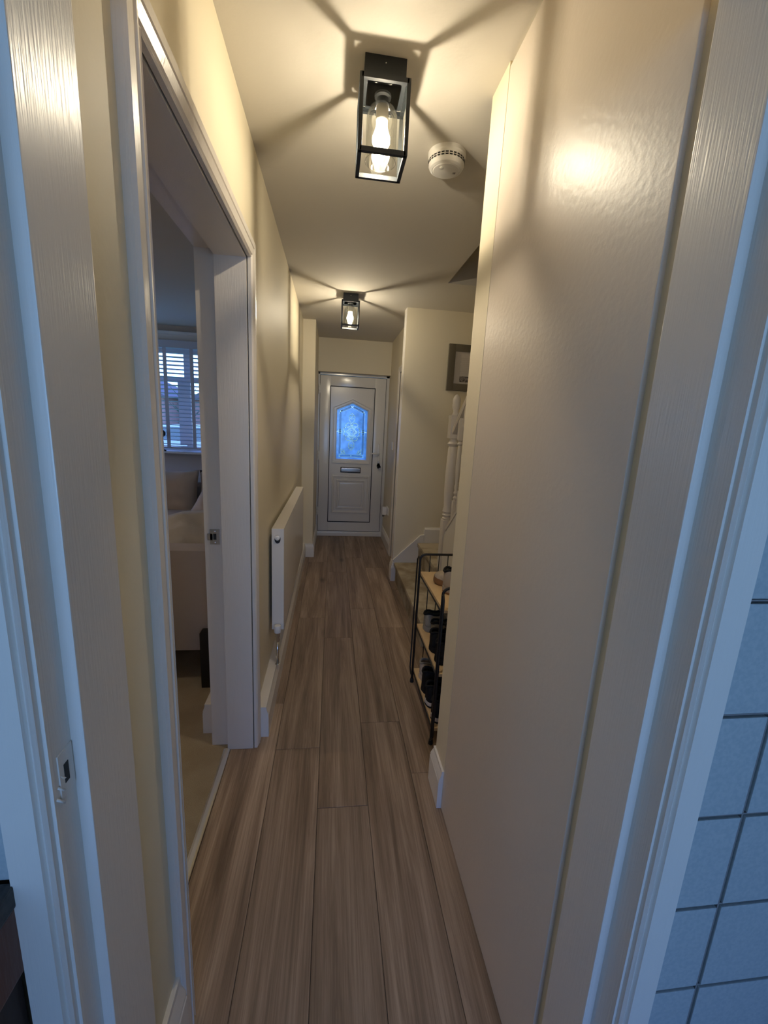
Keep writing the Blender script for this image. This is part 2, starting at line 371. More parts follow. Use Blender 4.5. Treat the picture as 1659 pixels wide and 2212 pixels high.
# painted-over strike plate and gouge on the left rebate
bm = B(); box(bm, -.3035, -.3015, .447, .473, 1.005, 1.062, .0008); sp = fin('strike_plate', bm, 'gloss', d)
bm = B(); box(bm, -.3016, -.3010, .455, .463, 1.020, 1.045); fin('latch_hole', bm, 'dark', sp)
bm = B()
for k in range(3): tube(bm, [(-.3030, .440+.004*k, 1.012+.012*k), (-.3020, .446+.004*k, 1.004+.012*k), (-.3032, .452+.004*k, .996+.014*k)], .0016, 6)
fin('paint_chip', bm, 'gloss', d, smooth=True)

# door_2: living-room doorway in the left wall
d = empty('door_2', kind='structure')
Y0, Y1 = .808, 1.673
bm = B(); box(bm, -.43, XL-.004, Y1, Y1+.03, 0, 2.04, .001); box(bm, -.43, XL-.004, Y0-.03, Y0, 0, 2.04, .001); box(bm, -.43, XL-.004, Y0, Y1, 2.008, 2.045, .001); fin('door_stop', bm, 'gloss', d)
bm = B(); box(bm, -.503, -.43, Y1+.027, Y1+.045, 0, 2.05); box(bm, -.503, -.43, Y0-.045, Y0-.027, 0, 2.05); box(bm, -.503, -.43, Y0-.03, Y1+.03, 2.035, 2.05); fin('door_lining', bm, 'gloss', d)
architrave('architrave', Y0-.004, Y1+.004, 2.012, XL, 1, d)
bm = B(); box(bm, -.482, -.443, 1.697, 1.7005, .945, 1.008, .001); box(bm, -.492, -.47, 1.697, 1.7005, .962, .99, .001); s_ = fin('strike_plate', bm, 'steel', d)
bm = B(); box(bm, -.468, -.456, 1.6962, 1.698, .965, .990); fin('latch_hole', bm, 'dark', s_)
bm = B(); lathe(bm, [(.003,0),(.003,.001),(.001,.0016)], 10); bmesh.ops.rotate(bm, verts=bm.verts, matrix=Matrix.Rotation(PI/2, 3, 'X')); bmesh.ops.translate(bm, verts=bm.verts, vec=(-.462,1.697,1.0)); fin('screw', bm, 'chrome', s_)
bm = B(); lathe(bm, [(.003,0),(.003,.001),(.001,.0016)], 10); bmesh.ops.rotate(bm, verts=bm.verts, matrix=Matrix.Rotation(PI/2, 3, 'X')); bmesh.ops.translate(bm, verts=bm.verts, vec=(-.462,1.697,.953)); fin('screw', bm, 'chrome', s_)

# door_5: full-height cupboard door under the stairs (flat panel on the right)
d = empty('door_5', kind='structure')
bm = B(); box(bm, XR, XR+.02, .600, 1.3125, .004, 2.425, .0015); fin('door_panel', bm, 'panel', d)

# door_4: doorway on the right past the stairs
d = empty('door_4', kind='structure')
bm = B(); box(bm, .685, .81, 4.50, 4.53, 0, 2.03); box(bm, .685, .81, 3.86, 3.875, 0, 2.03); box(bm, .685, .81, 3.86, 4.53, 2.0, 2.06); fin('door_lining', bm, 'gloss', d)
architrave('architrave', 3.90, 4.50, 2.0, .69, -1, d)

# skirtings
skirting('baseboard_left_near', [(XL,.588),(XL,.742)], .235, .020)
skirting('baseboard_left', [(-.30,1.742),(-.30,4.46)], .155, .038, back=.015)
skirting('baseboard_nib', [(-.30,4.46),(-.191,4.46),(-.191,5.36)], .15, .018)
skirting('baseboard_living_room', [(-.49,5.3),(-.49,1.776)], .155, .074)
skirting('baseboard_right_far', [(.69,5.36),(.69,4.57)], .15, .02)
skirting('baseboard_stub', [(.60,3.86),(.60,3.75),(.617,3.75)], .185, .018)
struct('trim_lamplit', boxes([(.597,.60,3.752,3.858,.19,ZC-.001)]), 'skirt')  # thin white board added so the wall end looks brightly lamplit
skirting('baseboard_cupboard', [(.60,1.445),(XR,1.445),(XR,1.318)], .165, .018)
# sloping skirting by the first stairs
bm = B(); prism(bm, [(.60,0),(.60,.215),(.845,.455),(.883,.46),(.883,.30),(.86,0)], lambda u,v,t: (u,t,v), 3.735, YW); box(bm, .88, 1.62, 3.735, YW, .30, .50)
prism(bm, [(.595,.212),(.845,.457),(.883,.462),(.883,.455),(.848,.448),(.60,.204)], lambda u,v,t: (u,t,v), 3.729, YW)
struct('trim_stair_skirting', bm, 'skirt')
skirting('baseboard_stair_top', [(.883,YW),(1.62,YW)], .07, .018).location = (0,0,.462)

# ------------------------------------------------------------------ staircase
st = thing('staircase', 'white staircase with beige carpeted treads rising to the right of the front door', 'staircase', (0,0,0))
def tread(x0, x1, y0, y1, z, zb, name='carpet_tread'):
    bm = B(); box(bm, x0+.02, x1, y0, y1, zb, z-.02)
    box(bm, x0, x1, y0, y1, z-.035, z, .012)
    return fin(name, bm, 'carpet', st, angle=40)
bm = B(); box(bm, .625, 1.62, 2.52, 3.735, 0, .16); box(bm, .605, 1.62, 2.50, 3.735, .15, .19, .018); fin('carpet_tread', bm, 'carpet', st, angle=40)
bm = B(); box(bm, .835, 1.62, 3.05, 3.735, .19, .36); box(bm, .818, 1.62, 3.045, 3.735, .345, .385, .018); fin('carpet_tread', bm, 'carpet', st, angle=40)
z = .385; y = 3.06
for k in range(11):
    z += .19; bm = B(); box(bm, .90, 1.62, y-.26, y, z-.19, z-.03); box(bm, .90, 1.62, y-.26, y+.02, z-.035, z, .012); fin('carpet_tread', bm, 'carpet', st, angle=40); y -= .235
# string board, newel, balusters, handrail
sl = .80
bm = B(); prism(bm, [(3.0,.46),(3.0,.70),(.7,.70+2.3*sl),(.7,.46+2.3*sl)], lambda u,v,t: (t,u,v), .862, .90); fin('string_board', bm, 'gloss', st)
bm = B(); prism(bm, [(2.96,.70),(2.96,.728),(.7,.728+2.26*sl),(.7,.70+2.26*sl)], lambda u,v,t: (t,u,v), .855, .91); fin('base_rail', bm, 'gloss', st)
def newel(x, y):
    q = .040; bm = B(); box(bm, x-q, x+q, y-q, y+q, .19, .77, .003)
    lathe(bm, [(.034,.765),(.040,.785),(.030,.795),(.042,.81),(.030,.822),(.040,.835),(.036,.855),(.033,.87),(.040,1.0),(.040,1.15),(.034,1.31),(.030,1.325),(.045,1.345),(.030,1.362),(.030,1.39)], 24, (x,y,0))
    box(bm, x-q, x+q, y-q, y+q, 1.385, 1.55, .004)
    return bm
NX, NY = .887, 3.04
fin('newel_post', newel(NX, NY), 'gloss', st, angle=35)
bm = B(); lathe(bm, [(.030,1.545),(.022,1.565),(.018,1.58),(.026,1.60),(.031,1.62),(.027,1.635),(.029,1.65),(.026,1.67),(.016,1.69),(.004,1.70),(.0001,1.70)], 24, (NX,NY,0)); fin('newel_finial', bm, 'gloss', st, smooth=True)
def baluster(y):
    zb = .715+(3.0-y)*sl; zt = 1.385+(3.0-y)*sl; bm = B(); q = .02; x = NX
    box(bm, x-q, x+q, y-q, y+q, zb-.02, zb+.13, .002); box(bm, x-q, x+q, y-q, y+q, zt-.11, zt+.04, .002)
    L_ = zt-.11-(zb+.13); z0 = zb+.13
    pr = [(.013,0),(.020,.02),(.012,.035),(.020,.055),(.012,.072),(.017,.10),(.012,.12),(.015,.16),(.019,.16+.35*(L_-.2)),(.014,L_-.05),(.012,L_-.04),(.021,L_-.028),(.012,L_-.012),(.019,L_-.004),(.014,L_+.004)]
    lathe(bm, [(r, z0+z_) for r, z_ in pr], 18, (x,y,0)); return bm
yb = 2.87
while yb > 1.5:
    fin('baluster', baluster(yb), 'gloss', st, angle=35); yb -= .11
bm = B(); prof = [(-.024,0),(-.030,.02),(-.026,.045),(-.012,.056),(.012,.056),(.026,.045),(.030,.02),(.024,0)]
prism(bm, prof, lambda u,v,t: (NX+u, t, 1.415+(3.0-t)*sl+v), 3.0, .7); fin('handrail', bm, 'gloss', st, angle=30)

# ------------------------------------------------------------------ front door (door_3)
d = empty('door_3', kind='structure')
YD = 5.38
bm = B()
for b in ((-.191,-.168,5.39,5.45,0,2.07), (.650,.69,5.39,5.45,0,2.07), (-.191,.69,5.39,5.45,2.03,2.07)): box(bm, *b, .003)
fin('door_frame', bm, 'upvc', d)
bm = B(); box(bm, -.19, .69, 5.345, 5.40, 0, .045, .004); box(bm, -.19, .69, 5.37, 5.45, .04, .058, .002); fin('threshold', bm, 'upvc', d)
def ring_frame(bm, outer, inner, y0, y1, bev=.002):
    (ox0,ox1,oz0,oz1), (ix0,ix1,iz0,iz1) = outer, inner
    box(bm, ox0, ix0, y0, y1, oz0, oz1, bev); box(bm, ix1, ox1, y0, y1, oz0, oz1, bev); box(bm, ix0-.001, ix1+.001, y0, y1, iz1, oz1, bev); box(bm, ix0-.001, ix1+.001, y0, y1, oz0, iz0, bev)
bm = B(); ring_frame(bm, (-.165,.647,.064,2.022), (-.036,.510,.190,1.896), 5.375, 5.43, .002); leaf = fin('door_leaf', bm, 'upvc', d, angle=30)
bm = B(); ring_frame(bm, (-.043,.517,.183,1.903), (-.034,.508,.192,1.894), 5.373, 5.40, 0); fin('rubber_seal', bm, 'seal', d)
bm = B(); ring_frame(bm, (-.170,.652,.059,2.027), (-.165,.647,.064,2.022), 5.379, 5.40, 0); fin('rubber_seal', bm, 'seal', d)
gx, gw, gz0, gz1, ga = .240, .192, 1.010, 1.622, 1.707      # glass centre, half width, sill, shoulder, apex
def house(w, z0, zs, za, cx=gx): return [(cx-w, z0), (cx+w, z0), (cx+w, zs), (cx, za), (cx-w, zs)]
# inner panel with house-shaped hole
bm = B(); inn = house(gw, gz0, gz1, ga); out = [(-.034,.192),(.508,.192),(.508,1.894),(gx,1.894),(-.034,1.894)]
for yy in (5.384, 5.42):
    iv = [bm.verts.new((x, yy, z)) for x, z in inn]; ov = [bm.verts.new((x, yy, z)) for x, z in out]
    for i in range(5):
        bm.faces.new((iv[i], iv[(i+1)%5], ov[(i+1)%5], ov[i]))
fin('door_panel', bm, 'upvc', d)
def house_ring(bm, layers):
    """layers of (half width, z0, shoulder, apex, y)"""
    rings = [[bm.verts.new((x, l[4], z)) for x, z in house(*l[:4])] for l in layers]
    for a, b in zip(rings, rings[1:]):
        for i in range(5): bm.faces.new((a[i], a[(i+1)%5], b[(i+1)%5], b[i]))
bm = B(); house_ring(bm, [(.248,.955,1.650,1.763,5.384),(.245,.958,1.649,1.760,5.366),(.236,.966,1.645,1.753,5.366),(.228,.974,1.641,1.745,5.374),(.205,.997,1.629,1.722,5.374),(.192,1.010,1.622,1.707,5.390),(.192,1.010,1.622,1.707,5.41)])
fin('glass_moulding', bm, 'upvc', d)
pane = bpy.data.objects.new('glass_pane', bpy.data.meshes.new('glass_pane')); C.objects.link(pane); pane.parent = d; SEGS = []
# bevelled glass motif, from zoomed photo coordinates
GX = lambda zx: gx + (zx-555-(0))*.00106
GZ = lambda zy: 1.709 - (zy-507)*.001035
def strip(pts, w=.0055, m='bevelglass', name='bevel_strip', t=.004):
    bm = B(); w *= 1.3
    P = [Vector((GX(x), 0, GZ(y))) for x, y in pts]
    for a, b in zip(P, P[1:]):
        SEGS.append((a.x, a.z, b.x, b.z, w/2))
        dd = (b-a); L_ = dd.length; dd.normalize(); n = Vector((-dd.z, 0, dd.x))
        f = lambda u, v, tt: a + dd*tt + n*u + Vector((0, 5.398-v, 0))
        prism(bm, [(-w/2,0),(-w/4,t),(w/4,t),(w/2,0)], f, -w*.2, L_+w*.2)
    return fin(name, bm, m, pane)
def arcp(cx, cy, rx, ry, a0, a1, n=8): return [(cx+rx*math.cos(math.radians(a0+(a1-a0)*i/n)), cy-ry*math.sin(math.radians(a0+(a1-a0)*i/n))) for i in range(n+1)]
cxg, cyg = 553, 850
for s in (-1, 1):
    X_ = lambda v: cxg + s*v
    # side border, double strip
    strip([(X_(138), 625), (X_(138), 1118)], .016, 'bevelrim'); strip([(X_(146), 615), (X_(146), 810)], .004); strip([(X_(146), 872), (X_(146), 1120)], .004); strip([(X_(130), 640), (X_(130), 1100)], .003)
    strip([(X_(12), 555), (X_(132), 607)], .016, 'bevelrim'); strip([(X_(12), 548), (X_(136), 600)], .004); strip([(X_(12), 567), (X_(124), 615)], .004)
    strip([(X_(10), 1142), (X_(130), 1146)], .018, 'bevelrim'); strip([(X_(0), 1154), (X_(142), 1157)], .005); strip([(X_(0), 1128), (X_(120), 1130)], .003)
    strip([(X_(120), 1125), (X_(150), 1155)], .004); strip([(X_(120), 600), (X_(148), 630)], .008)
    strip([(X_(150), 848), (X_(185), 850)], .003); strip([(X_(95), 850), (X_(126), 850)], .003)
    strip(arcp(X_(138), 832, 14, 8, 0, 180), .006); strip(arcp(X_(138), 866, 14, 8, 180, 360), .006); strip([(X_(124), 848), (X_(152), 848)], .010)
    # central diamond
    for r_, w_ in ((1.0,.007), (.72,.003), (.40,.004)):
        strip([(X_(0), cyg-58*r_), (X_(66*r_), cyg), (X_(0), cyg+58*r_)], w_)
    strip([(X_(0), 762), (X_(48), 800)], .006); strip([(X_(0), 940), (X_(48), 900)], .006)
    strip([(X_(0), 780), (X_(40), 812)], .003); strip([(X_(0), 920), (X_(40), 890)], .003)
    for c_y, sg in ((0, 1), (0, -1)):
        strip([(x, y) for x, y in arcp(X_(72), cyg-sg*28, 24, 24, 90 if s > 0 else 90, (-60 if s > 0 else 240))] if sg > 0 else [(x, 2*cyg-y) for x, y in arcp(X_(72), cyg-28, 24, 24, 90, (-60 if s > 0 else 240))], .006)
        yy_ = lambda y: y if sg > 0 else 2*cyg-y
        strip([(x, yy_(y)) for x, y in arcp(X_(38), 775, 34, 32, 0 if s > 0 else 180, 170 if s > 0 else 10)], .006)
        strip([(X_(70), yy_(775)), (X_(56), yy_(792)), (X_(44), yy_(778))], .004)
        strip([(X_(0), yy_(748)), (X_(18), yy_(728)), (X_(34), yy_(706)), (X_(30), yy_(688))], .005)
        strip([(x, yy_(y)) for x, y in arcp(X_(18), 672, 17, 18, -80 if s > 0 else 260, 150 if s > 0 else 30)], .005)
        strip([(X_(0), yy_(626)), (X_(20), yy_(648)), (X_(4), yy_(664))], .005)
        strip([(X_(0), yy_(674)), (X_(12), yy_(688)), (X_(0), yy_(702))], .004)
    # bottom corner fans
    for r_ in (26, 44): strip(arcp(X_(118), 1118, r_, r_*1.1, 90 if s > 0 else 0, 180 if s > 0 else 90, 6), .005)
    strip([(X_(118), 1118), (X_(118-50), 1112)], .004); strip([(X_(118), 1118), (X_(122), 1050)], .004); strip([(X_(118), 1118), (X_(84), 1076)], .005)
# the textured pane itself, let in around the bevels
bm = B(); cs = .003; vd = {}
nx, nz = int(2*(gw+.003)/cs), int((ga+.003-gz0+.003)/cs)
cut = set()
for ax, az, bx_, bz, hw in SEGS:
    i0, i1 = int((min(ax,bx_)-hw-gx+gw)/cs)-1, int((max(ax,bx_)+hw-gx+gw)/cs)+3; j0, j1 = int((min(az,bz)-hw-gz0)/cs)-1, int((max(az,bz)+hw-gz0)/cs)+3
    L2 = (bx_-ax)**2+(bz-az)**2
    for i in range(i0, i1):
        for j in range(j0, j1):
            x, z = gx-gw-.003+(i+.5)*cs, gz0-.003+(j+.5)*cs
            f = max(0, min(1, ((x-ax)*(bx_-ax)+(z-az)*(bz-az))/L2)) if L2 else 0
            if (x-ax-f*(bx_-ax))**2+(z-az-f*(bz-az))**2 < (hw*.9)**2: cut.add((i, j))
def gv(i, j):
    if (i, j) not in vd: vd[(i, j)] = bm.verts.new((gx-gw-.003+i*cs, 5.400, gz0-.003+j*cs))
    return vd[(i, j)]
for i in range(nx):
    for j in range(nz):
        x, z = gx-gw-.003+(i+.5)*cs, gz0-.003+(j+.5)*cs
        if z > gz1+.006+(ga-gz1)*(1-abs(x-gx)/gw) or (i, j) in cut: continue
        bm.faces.new((gv(i,j), gv(i+1,j), gv(i+1,j+1), gv(i,j+1)))
bm.to_mesh(pane.data); bm.free(); pane.data.materials.append(M['obscure'])
# lower moulded panel
def rect_ring(bm, layers):
    rings = [[bm.verts.new((x, y, z)) for x, z in ((x0,z0),(x1,z0),(x1,z1),(x0,z1))] for x0, x1, z0, z1, y in layers]
    for a, b in zip(rings, rings[1:]):
        for i in range(4): bm.faces.new((a[i], a[(i+1)%4], b[(i+1)%4], b[i]))
    bm.faces.new(rings[-1])
bm = B(); X0, X1, Z0, Z1 = .003, .491, .303, .803
ly = []
for ins, yy in ((0,5.384),(.004,5.368),(.016,5.366),(.034,5.380),(.056,5.381),(.060,5.369),(.070,5.367),(.084,5.379),(.094,5.380),(.100,5.372),(.110,5.371)): ly.append((X0+ins, X1-ins, Z0+ins, Z1-ins, yy))
rect_ring(bm, ly); fin('raised_panel', bm, 'upvc', d)
# letterbox
bm = B(); ring_frame(bm, (.110,.369,.838,.907), (.120,.359,.847,.898), 5.372, 5.386, .001); lb = fin('letterbox', bm, 'dark', d)
bm = B(); box(bm, .118, .361, 5.366, 5.380, .847, .898, .004); fin('letterbox_flap', bm, 'steel', lb, angle=30)
bm = B(); box(bm, .120, .359, 5.362, 5.370, .884, .897, .003); fin('flap_lip', bm, 'chrome', lb)
# handle
bm = B(); box(bm, .578, .604, 5.362, 5.376, .965, 1.215, .006); hb = fin('handle_plate', bm, 'upvc', d, angle=40)
bm = B(); tube(bm, [(.591,5.372,1.095),(.591,5.335,1.095),(.585,5.325,1.095),(.55,5.322,1.097),(.49,5.324,1.098),(.478,5.328,1.098)], [.009,.009,.010,.009,.008,.006], 12); fin('handle_lever', bm, 'upvc', hb, smooth=True)
bm = B(); bmesh.ops.create_cone(bm, cap_ends=True, segments=16, radius1=.009, radius2=.009, depth=.02, matrix=Matrix.Translation((.591,5.362,.992)) @ Matrix.Rotation(PI/2,4,'X')); fin('lock_cylinder', bm, 'steel', hb)
for zc in (1.86, 1.045, .33):
    bm = B(); 
    for k in range(3): lathe(bm, [(.010,0),(.011,.002),(.011,.036),(.010,.038)], 14, (-.178,5.368,zc-.06+k*.041))
    box(bm, -.190,-.150,5.376,5.382,zc-.045,zc+.045,.002); fin('hinge', bm, 'upvc', d, angle=40)
# keys
k_ = thing('keys', 'bunch of black keys hanging from the white front door lock', 'keys', (.591,5.345,.992))
bm = B(); box(bm, -.004,.004,-.012,.016,-.003,.003); bm2 = bm; box(bm, -.011,.011,-.030,-.012,-.010,.010,.003); fin('key', bm, 'steel', k_)
bm = B(); tube(bm, [(.014*math.cos(a*PI/8), -.022, -.016+.014*math.sin(a*PI/8)) for a in range(17)], .0013, 6); fin('key_ring', bm, 'steel', k_, smooth=True)
for a_, l_ in ((-.42,.075), (.05,.08), (.34,.06)):
    bm = B(); box(bm, -.012,.012,-.028,-.014,-l_,-.018,.004); bmesh.ops.rotate(bm, verts=bm.verts, cent=(0,-.02,-.02), matrix=Matrix.Rotation(a_,3,'Y')); fin('key_fob', bm, 'shoeblack', k_, angle=40)

# ------------------------------------------------------------------ ceiling lanterns
def lantern(loc, label):
    t = thing('ceiling_lantern', label, 'ceiling light', loc, 'black box lantern lights along the hall ceiling')
    bm = B(); box(bm, -.058,.058,-.058,.058,-.052,0,.0015); base = fin('ceiling_rose', bm, 'slate', t)
    bm = B(); bmesh.ops.create_uvsphere(bm, u_segments=8, v_segments=6, radius=.0022, matrix=Matrix.Translation((0,-.0585,-.018))); fin('screw', bm, 'chrome', base, smooth=True)
    q, r = .065, .0055; zt, zb = -.052, -.238
    bm = B()
    for sx in (-1,1):
        for sy in (-1,1): box(bm, sx*q-r, sx*q+r, sy*q-r, sy*q+r, zb, zt, .0008)
    for z_ in (zt-.006, zb+.006):
        for s in (-1,1):
            box(bm, -q, q, s*q-r, s*q+r, z_-.006, z_+.006); box(bm, s*q-r, s*q+r, -q, q, z_-.006, z_+.006)
    for a_, b_ in ((.060,.048),(.048,.060)): box(bm, -a_, a_, -b_, b_, zt-.004, zt-.001)
    fin('cage', bm, 'slate', t)
    for s in (-1,1):
        bm = B(); box(bm, s*(q-.007)-.001, s*(q-.007)+.001, -q+r, q-r, zb+.012, zt-.014); fin('glass_pane', bm, 'clear', t)
        bm = B(); box(bm, -q+r, q-r, s*(q-.007)-.001, s*(q-.007)+.001, zb+.012, zt-.014); fin('glass_pane', bm, 'clear', t)
    bm = B(); lathe(bm, [(.024,0),(.024,-.012),(.018,-.016),(.018,-.034)], 24, (0,0,-.050)); fin('lamp_holder', bm, 'slate', t, angle=40)
    bm = B(); lathe(bm, [(.0185,-.084),(.0185,-.118),(.0160,-.121)], 24); fin('bulb_cap', bm, 'socket', t, angle=40)
    bm = B(); lathe(bm, [(.004,-.078),(.022,-.080),(.036,-.090),(.044,-.106),(.045,-.120),(.045,-.225)], 32, caps=False); fin('glass_dome', bm, 'dome', t, smooth=True)
    bm = B(); lathe(bm, [(.0445,0),(.0458,.0012),(.0462,0),(.0458,-.0012),(.0445,0)], 32, (0,0,-.225), caps=False); fin('dome_rim', bm, 'dome', t, smooth=True)
    bm = B(); lathe(bm, [(.0145,-.118),(.0165,-.126),(.0165,-.134),(.021,-.148),(.0262,-.162),(.0262,-.174),(.0190,-.189),(.0145,-.199),(.013,-.211),(.009,-.220),(.0002,-.222)], 28, caps=False); bulb = fin('light_bulb', bm, 'bulb', t, smooth=True)
    bm = B()
    for k in range(4):
        a = PI/4+k*PI/2; tube(bm, [(.005*math.cos(a), .005*math.sin(a), -.145), (.009*math.cos(a), .009*math.sin(a), -.182)], .0014, 6)
    fin('filament', bm, 'filament', bulb)
    l = bpy.data.lights.new('bulb_light', 'POINT'); l.energy = LAMP_WATTS; l.color = (1.0,.86,.68); l.shadow_soft_size = .0085
    # the cap and holder shade the upper half: a vertical filament sends less light straight up
    l.use_nodes = True; nt = l.node_tree; em = nt.nodes['Emission']
    tc = nt.nodes.new('ShaderNodeTexCoord'); sp_ = nt.nodes.new('ShaderNodeSeparateXYZ'); mr = nt.nodes.new('ShaderNodeMapRange')
    mr.inputs['From Min'].default_value = 0; mr.inputs['From Max'].default_value = 1; mr.inputs['To Min'].default_value = 1.0; mr.inputs['To Max'].default_value = .22
    nt.links.new(tc.outputs['Normal'], sp_.inputs[0]); nt.links.new(sp_.outputs['Z'], mr.inputs['Value']); nt.links.new(mr.outputs[0], em.inputs['Strength'])
    o = bpy.data.objects.new('bulb_light', l); C.objects.link(o); o.parent = t; o.location = (0,0,-.165)
    return t
lantern((.120,1.42,ZC), 'black box lantern nearest the camera, hanging beside the smoke alarm')
lantern((.114,3.56,ZC), 'farther black box lantern on the hall ceiling in front of the front door')

# ------------------------------------------------------------------ smoke alarm
t = thing('smoke_alarm', 'round white smoke alarm on the ceiling with a ring of dark vents', 'smoke alarm', (.392,1.735,ZC))
bm = B(); lathe(bm, [(.069,0),(.069,-.012),(.066,-.016),(.066,-.020)], 48); fin('base_plate', bm, 'plastic', t, angle=30)
bm = B(); lathe(bm, [(.066,-.020),(.066,-.026),(.0655,-.040),(.060,-.050),(.052,-.054),(.050,-.053),(.047,-.056),(.020,-.059),(.0002,-.060)], 48); body = fin('alarm_body', bm, 'plastic', t, angle=30)
for zr in (-.027, -.034):
    for k in range(28):
        a = 2*PI*k/28; bm = B(); box(bm, .0645,.0665,-.0052,.0052,-.0022,.0022)
        bmesh.ops.transform(bm, matrix=Matrix.Rotation(a,4,'Z'), verts=bm.verts)
        if k == 0 and zr == -.027:
            v0 = fin('vent_slot', bm, 'dark', body); v0.location = (0,0,zr)
        else:
            bm.free(); o = bpy.data.objects.new('vent_slot', v0.data); C.objects.link(o); o.parent = body; o.location = (0,0,zr); o.rotation_euler = (0,0,a)
bm = B(); lathe(bm, [(.0065,0),(.0075,-.001),(.0075,-.003),(.005,-.004),(.0002,-.004)], 20, (-.022,-.022,-.0565)); fin('test_button', bm, 'plastic', body, angle=30)
bm = B(); lathe(bm, [(.0018,0),(.0018,-.0012)], 10, (.022,-.020,-.0565)); fin('indicator_light', bm, 'dark', body)
bm = B()
for k in range(5): box(bm, .018,.036,-.004+.0022*k-.0004,-.004+.0022*k+.0004,-.0585,-.057)
fin('moulded_lettering', bm, 'ink', body)

# ------------------------------------------------------------------ radiator
t = thing('radiator', 'long white panel radiator on the left wall below the cream paint', 'radiator', (0,0,0))
RX0, RX1, RY0, RY1, RZ0, RZ1 = -.300, -.236, 2.12, 3.58, .345, .905
bm = B(); box(bm, RX1-.014, RX1, RY0+.004, RY1-.004, RZ0, RZ1-.003, .004); fin('front_panel', bm, 'rad', t, angle=30)
bm = B(); box(bm, RX0+.004, RX0+.016, RY0+.006, RY1-.006, RZ0, RZ1-.006, .003); fin('back_panel', bm, 'rad', t, angle=30)
for yy in (RY0, RY1-.004):
    bm = B(); box(bm, RX0+.002, RX1, yy, yy+.004, RZ0+.004, RZ1, .0015); fin('side_cover', bm, 'rad', t)
bm = B(); box(bm, RX0+.002, RX1, RY0, RY1, RZ1-.003, RZ1+.002, .0015); fin('top_grille', bm, 'rad', t)
bm = B(); yy = RY0+.03
while yy < RY1-.03: box(bm, RX0+.017, RX1-.015, yy, yy+.002, RZ0+.02, RZ1-.02); yy += .04
f_ = fin('convector_fins', bm, 'rad', t); f_['kind'] = 'stuff'
# blanking end hole with vent plug
hx, hz = -.268, .858
bm = B(); bmesh.ops.create_circle(bm, cap_ends=True, segments=20, radius=.5); bmesh.ops.scale(bm, vec=(.030,.046,1), verts=bm.verts); bmesh.ops.rotate(bm, verts=bm.verts, matrix=Matrix.Rotation(PI/2,3,'X')); 
r_ = bmesh.ops.extrude_face_region(bm, geom=list(bm.faces)); bmesh.ops.translate(bm, verts=[v for v in r_['geom'] if isinstance(v, bmesh.types.BMVert)], vec=(0,-.0014,0)); bmesh.ops.translate(bm, verts=bm.verts, vec=(hx,RY0-.0002,hz-.006)); fin('access_hole', bm, 'dark', t)
bm = B(); lathe(bm, [(.013,0),(.013,.010),(.008,.014),(.004,.014),(.003,.012)], 20); bmesh.ops.rotate(bm, verts=bm.verts, matrix=Matrix.Rotation(PI/2,3,'X')); bmesh.ops.translate(bm, verts=bm.verts, vec=(hx,RY0-.0012,hz+.003)); fin('air_vent_plug', bm, 'plastic', t, angle=40)
vx, vy = -.266, RY0-.022
bm = B(); lathe(bm, [(.016,.342),(.018,.346),(.019,.375),(.016,.382),(.004,.384)], 20, (vx,vy,0)); vv = fin('valve_cap', bm, 'plastic', t, angle=40)
bm = B(); lathe(bm, [(.011,.290),(.013,.30),(.010,.312),(.012,.318),(.012,.342)], 8, (vx,vy,0)); tube(bm, [(vx,vy,.325),(vx,RY0+.02,.36)], .009, 10); fin('valve_body', bm, 'chrome', vv, angle=40)
bm = B(); tube(bm, [(vx,vy,.158),(vx,vy,.292)], .0075, 12); fin('supply_pipe', bm, 'chrome', t, smooth=True)
bm = B(); lathe(bm, [(.013,.155),(.013,.158),(.008,.160)], 16, (vx,vy,0)); fin('pipe_collar', bm, 'chrome', t)

# ------------------------------------------------------------------ light switch and socket on the far right wall
t = thing('light_switch', 'small white light switch on the wall right of the front door', 'light switch', (0,0,0))
bm = B(); box(bm, .680,.690,4.775,4.855,1.185,1.275,.003); fin('switch_plate', bm, 'plastic', t, angle=30)
bm = B(); box(bm, .676,.681,4.80,4.825,1.215,1.245,.001); fin('switch_rocker', bm, 'plastic', t)
t = thing('plug_socket', 'white wall socket low on the right wall by the front door', 'socket', (0,0,0))
bm = B(); box(bm, .679,.690,4.86,5.02,.395,.485,.004); fin('socket_plate', bm, 'plastic', t, angle=30)
for yy in (4.885, 4.97):
    bm = B(); box(bm, .6775,.680,yy,yy+.02,.462,.474,.001); fin('switch_rocker', bm, 'plastic', t)
t = thing('plug_in_adaptor', 'rounded white plug-in unit pushed into the wall socket by the front door', 'adaptor', (0,0,0))
bm = B(); box(bm, .622,.678,4.925,4.985,.385,.485,.018); fin('adaptor_body', bm, 'plastic', t, angle=50)
bm = B(); tube(bm, [(.632,4.93,.392),(.626,4.935,.372),(.645,4.95,.368),(.648,4.955,.392)], .004, 6); fin('adaptor_clip', bm, 'dark', t, smooth=True)

